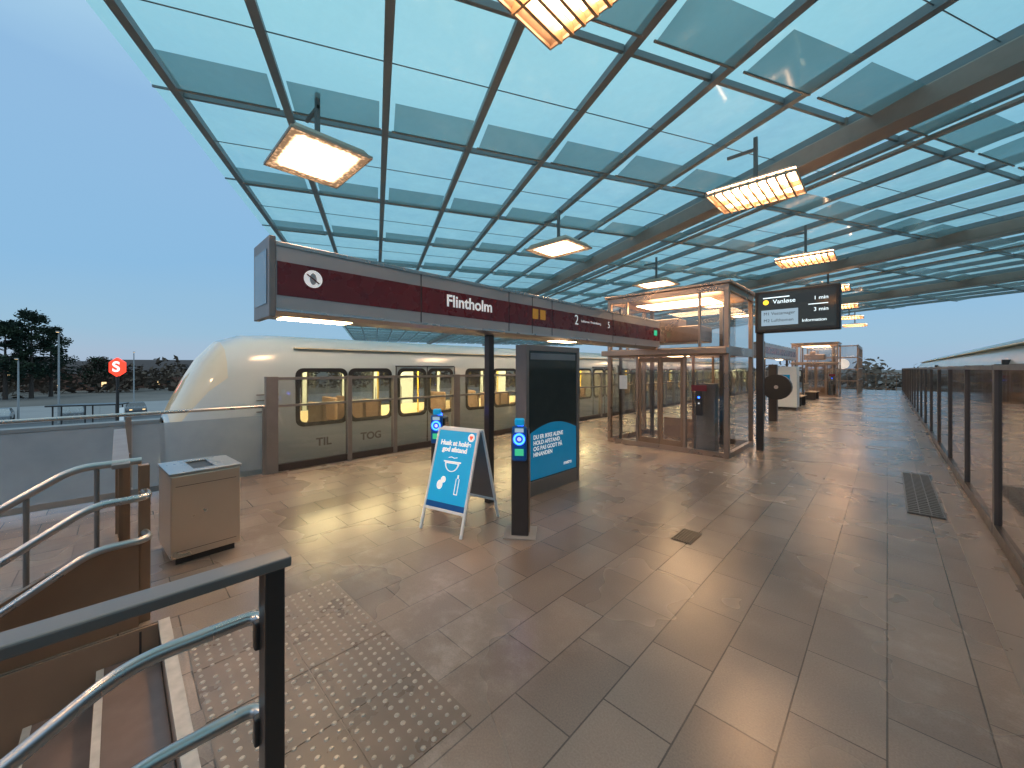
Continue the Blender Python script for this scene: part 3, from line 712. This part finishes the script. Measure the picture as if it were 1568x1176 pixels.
for i in range(40):
    bx=-46+random.uniform(-.2,.2); by=-14+i*.5
    for s in (-.52,.52):
        tp_.append([(bx+s+.34*math.cos(a*math.pi/6),by+s*.5,-3.87+.35+.34*math.sin(a*math.pi/6)) for a in range(13)])
    z=-3.87
    fr_+=[[(bx-.52,by-.26,z+.35),(bx-.1,by,z+.3),(bx+.4,by+.2,z+.8),(bx-.2,by-.1,z+.85),(bx-.52,by-.26,z+.35)],[(bx-.1,by,z+.3),(bx-.25,by,z+.98)],[(bx+.52,by+.26,z+.35),(bx+.38,by+.2,z+1.02),(bx+.3,by-.05,z+1.03)],[(bx+.38,by+.2,z+1.02),(bx+.3,by+.45,z+1.03)]]
tube(bk,'tyres',M['black'],tp_,.03,res=1); tube(bk,'frames',M['greymetal'],fr_,.025,res=1)
def car(x,y,rot,m):
    e=empty('parked_car',(x,y,-3.87),rot)
    side=[(-2.1,.25),(-2.15,.7),(-2.0,.92),(-1.5,1.0),(-.95,1.42),(.55,1.45),(1.15,1.02),(2.0,.85),(2.15,.6),(2.1,.25)]
    n=len(side); V=[]
    for yy in (-.85,.85):
        for a,b in side: V.append((a,yy*(.84 if b>1.2 else 1),b))
    mesh(e,'body',m,V,[tuple(range(n)),tuple(range(2*n-1,n-1,-1))]+[(i,n+i,n+(i+1)%n,(i+1)%n) for i in range(n)],bevel=.06)
    for s in (-1,1):
        mesh(e,'side_glass',M['adglass'],[(-1.3,s*.835,1.0),(1.0,s*.835,1.0),(.5,s*.745,1.38),(-.85,s*.745,1.38)],[(0,1,2,3)])
        for xx in (-1.3,1.3): cyl(e,'wheel',M['black'],(xx,s*.8+.1,.32),.32,.2,14,rot=NY)
    boxes(e,'lamps',M['winlit'],[((2.12,-.7,.6),(2.16,-.45,.72)),((2.12,.45,.6),(2.16,.7,.72))])
cc=[mat('car_paint_white',(.5,.5,.5),.25),mat('car_paint_dark',(.04,.05,.07),.25),mat('car_paint_grey',(.12,.12,.13),.25),mat('car_paint_silver',(.35,.36,.38),.25,.4)]
for i in range(5):
    car(-67.5+random.uniform(-.2,.2),-14+i*5.2,R(2+random.uniform(-2,2)+(180 if i%3 else 0)),cc[(i*3+i//2)%4])
for px,D,h in ((28,42,6.5),(90,40,9.2),(205,60,8),(-40,50,8)):
    x,y=W(px,D); e=empty('street_lamp',(x,y,-3.9))
    cyl(e,'pole',M['postgrey'],(0,0,0),.10,h,12,.06); tube(e,'arm',M['postgrey'],[(0,0,h),(.1,.0,h+.15),(1.0,0,h+.25)],.04)
    boxes(e,'head',M['postgrey'],[((.8,-.12,h+.2),(1.5,.12,h+.3))],bevel=.02); boxes(e,'bulb',M['winlit'],[((.9,-.09,h+.18),(1.4,.09,h+.199))])
x,y=W(180,22)
sg=empty('train_station_pole_sign',(x,y,-3.9),R(58))
cyl(sg,'pole',M['dark'],(0,0,0),.07,5.4,12)
hx=[(.42*math.cos(R(60*i+30)),.55*math.sin(R(60*i+30))) for i in range(6)]
V=[(a,-.1,b) for a,b in hx]+[(a,.1,b) for a,b in hx]
mesh(sg,'lit_hexagon',M['red'],V,[(0,1,2,3,4,5),(11,10,9,8,7,6)]+[(i,6+i,6+(i+1)%6,(i+1)%6) for i in range(6)],loc=(0,0,5.75),bevel=.03)
text(sg,'letter','S',M['ledw'],(0,-.115,5.75),NY,.8,'CENTER',bold=.02)
x,y=W(135,34)
bs=empty('bus_shelter',(x,y,-3.87),R(70))
boxes(bs,'posts',M['dark'],[((a,b,0),(a+.08,b+.08,2.4)) for a in (-2,0,2) for b in (-.6,.6)])
boxes(bs,'roof',M['dark'],[((-2.3,-.9,2.4),(2.4,.95,2.52))],bevel=.02)
mesh(bs,'glass',M['glass'],[(-2,.64,.2),(2.08,.64,.2),(2.08,.64,2.3),(-2,.64,2.3)],[(0,1,2,3)])
boxes(bs,'seat',M['wood'],[((-1.5,.2,.45),(1.5,.5,.5))])
boxes(bs,'poster',M['ledblue'],[((2.1,-.5,.5),(2.16,.55,2.1))])

# foliage
def leaves(parent,name,m,clumps,per,size,flat=.6):
    V=[];F=[]
    for (cx,cy,cz,r) in clumps:
        for _ in range(per):
            d=Vector((random.gauss(0,1),random.gauss(0,1),random.gauss(0,1)*flat)).normalized()*r*random.uniform(.35,1.05)
            p=Vector((cx,cy,cz))+d
            a=Vector((random.gauss(0,1),random.gauss(0,1),random.gauss(0,.6))).normalized(); b=a.orthogonal().normalized()
            s=size*random.uniform(.5,1.3); k=len(V)
            V+=[tuple(p-a*s),tuple(p+b*s*.5),tuple(p+a*s),tuple(p-b*s*.5)]; F.append((k,k+1,k+2,k+3))
    return mesh(parent,name,m,V,F)
def tree(name,x,y,h,rad,seed,m1,m2):
    random.seed(seed)
    e=empty(name,(x,y,-4))
    cyl(e,'trunk',M['bark'],(0,0,0),.35,h*.85,10,.08)
    c1=[];c2=[];br=[]
    for i in range(46):
        f=random.uniform(.28,1.0); rr=rad*(1-((f-.45)/.62)**2 if f>.45 else .75+f*.5)*random.uniform(.3,1)
        a=random.uniform(0,2*math.pi); cx,cy,cz=rr*math.cos(a),rr*math.sin(a),h*f
        (c1 if random.random()<.65 else c2).append((cx,cy,cz,rad*random.uniform(.18,.34)))
        br.append([(0,0,cz-rr*.35),(cx*.5,cy*.5,cz-rr*.12),(cx,cy,cz)])
    tube(e,'limbs',M['bark'],br,.06,res=1)
    leaves(e,'foliage_dark',m1,c1,70,rad*.075); leaves(e,'foliage_light',m2,c2,70,rad*.075)
x,y=W(48,75); tree('pine_tree',x,y,16.6,4.6,3,M['pine'],M['pine2'])
x,y=W(78,80); tree('pine_tree',x,y,14.2,3.8,5,M['pine'],M['pine2'])
x,y=W(8,72); tree('pine_tree',x,y,14.5,4.5,8,M['pine'],M['pine2'])
x,y=W(150,95); tree('pine_tree',x,y,8.5,4,11,M['pine2'],M['brush'])
random.seed(21)
cl=[]
for i in range(620):
    a=R(random.uniform(-140,150)); rr=random.uniform(120,170)
    cl.append((rr*math.sin(a),rr*math.cos(a),-4+random.uniform(1,7.5)*random.uniform(.5,1),random.uniform(2.2,4)))
leaves(None,'distant_tree_line',M['brush'],cl,44,.9)
def house(px,D,w,d,h,rot):
    x,y=W(px,D); e=empty('brick_house',(x,y,-4),rot)
    boxes(e,'walls',M['brick'],[((-w/2,-d/2,0),(w/2,d/2,h))])
    V=[(-w/2-.4,-d/2-.4,h),(w/2+.4,-d/2-.4,h),(w/2+.4,d/2+.4,h),(-w/2-.4,d/2+.4,h),(-w/2-.4,0,h+d*.38),(w/2+.4,0,h+d*.38)]
    mesh(e,'roof',M['rooftile'],V,[(0,1,5,4),(2,3,4,5),(0,4,3),(1,2,5),(3,2,1,0)])
    n=int(w/2.2)
    lw=[];dw=[]
    for f in range(int(h/2.9)):
        for i in range(n):
            xx=-w/2+1.1+i*2.2; q=((xx-.5,-d/2-.03,.9+2.9*f),(xx+.5,-d/2-.01,2.2+2.9*f))
            (lw if random.random()<.35 else dw).append(q)
    boxes(e,'lit_windows',M['winlit'],lw or [((-.5,-d/2-.03,.9),(.5,-d/2-.01,2.2))]); boxes(e,'windows',M['adglass'],dw or [((1,-d/2-.03,.9),(2,-d/2-.01,2.2))])
    boxes(e,'door',M['dark'],[((-.0,-d/2-.04,0),(1,-d/2-.031,2.1))])
house(120,105,16,9,4.5,R(75)); house(205,120,26,10,3.6,R(68)); house(20,110,18,9,6,R(80)); house(240,150,30,10,5.5,R(60))

# ------------------------------------------------------------ world, sun, camera
w=bpy.data.worlds.new('World'); sc.world=w; w.use_nodes=True
nt=w.node_tree
for n in list(nt.nodes): nt.nodes.remove(n)
out=nt.nodes.new('ShaderNodeOutputWorld')
tc=N(nt,'TexCoord'); sp=N(nt,'SeparateXYZ'); L(nt,tc.outputs['Generated'],sp.inputs[0])
no=N(nt,'TexNoise'); no.inputs['Scale'].default_value=1.6; no.inputs['Detail'].default_value=4
mp=N(nt,'Mapping'); mp.inputs['Scale'].default_value=(1,1,3.5); L(nt,tc.outputs['Generated'],mp.inputs[0]); L(nt,mp.outputs[0],no.inputs['Vector'])
ma=N(nt,'Math',operation='MULTIPLY_ADD'); ma.inputs[1].default_value=.22; L(nt,no.outputs['Fac'],ma.inputs[0])
m0=N(nt,'Math',operation='SUBTRACT'); m0.inputs[1].default_value=.11; L(nt,sp.outputs[2],m0.inputs[0]); L(nt,m0.outputs[0],ma.inputs[2])
cr=N(nt,'ValToRGB'); L(nt,ma.outputs[0],cr.inputs[0])
el=cr.color_ramp.elements
el[0].position=0.0; el[0].color=(.37,.50,.66,1)
el[1].position=1.0; el[1].color=(.66,.90,.98,1)
for p,c in ((.06,(.30,.51,.70)),(.2,(.25,.49,.75)),(.45,(.28,.50,.76)),(.7,(.54,.80,.92))):
    q=el.new(p); q.color=rgb(c)
bg=N(nt,'Background'); L(nt,cr.outputs[0],bg.inputs[0]); bg.inputs[1].default_value=.97
sk=N(nt,'TexSky'); sk.sky_type='NISHITA'; sk.sun_disc=False; sk.sun_elevation=R(2); sk.sun_rotation=R(200)
b2=N(nt,'Background'); L(nt,sk.outputs[0],b2.inputs[0]); b2.inputs[1].default_value=.02
ad=N(nt,'AddShader'); L(nt,bg.outputs[0],ad.inputs[0]); L(nt,b2.outputs[0],ad.inputs[1]); L(nt,ad.outputs[0],out.inputs[0])
sl_=bpy.data.lights.new('sun','SUN'); sl_.energy=.15; sl_.angle=R(25); sl_.color=(.9,.93,1)
so=bpy.data.objects.new('sun',sl_); COL.objects.link(so); so.rotation_euler=(R(60),0,R(20))

cd=bpy.data.cameras.new('camera'); co=bpy.data.objects.new('camera',cd); COL.objects.link(co)
co.location=(0,0,1.75); co.rotation_euler=(R(90),0,R(44.3)); cd.sensor_fit='HORIZONTAL'; cd.sensor_width=36; cd.lens=36*589/1568
cd.shift_y=-.0147; cd.clip_start=.05; cd.clip_end=6000
sc.camera=co
sc.view_settings.view_transform='Standard'; sc.view_settings.look='None'; sc.view_settings.exposure=0
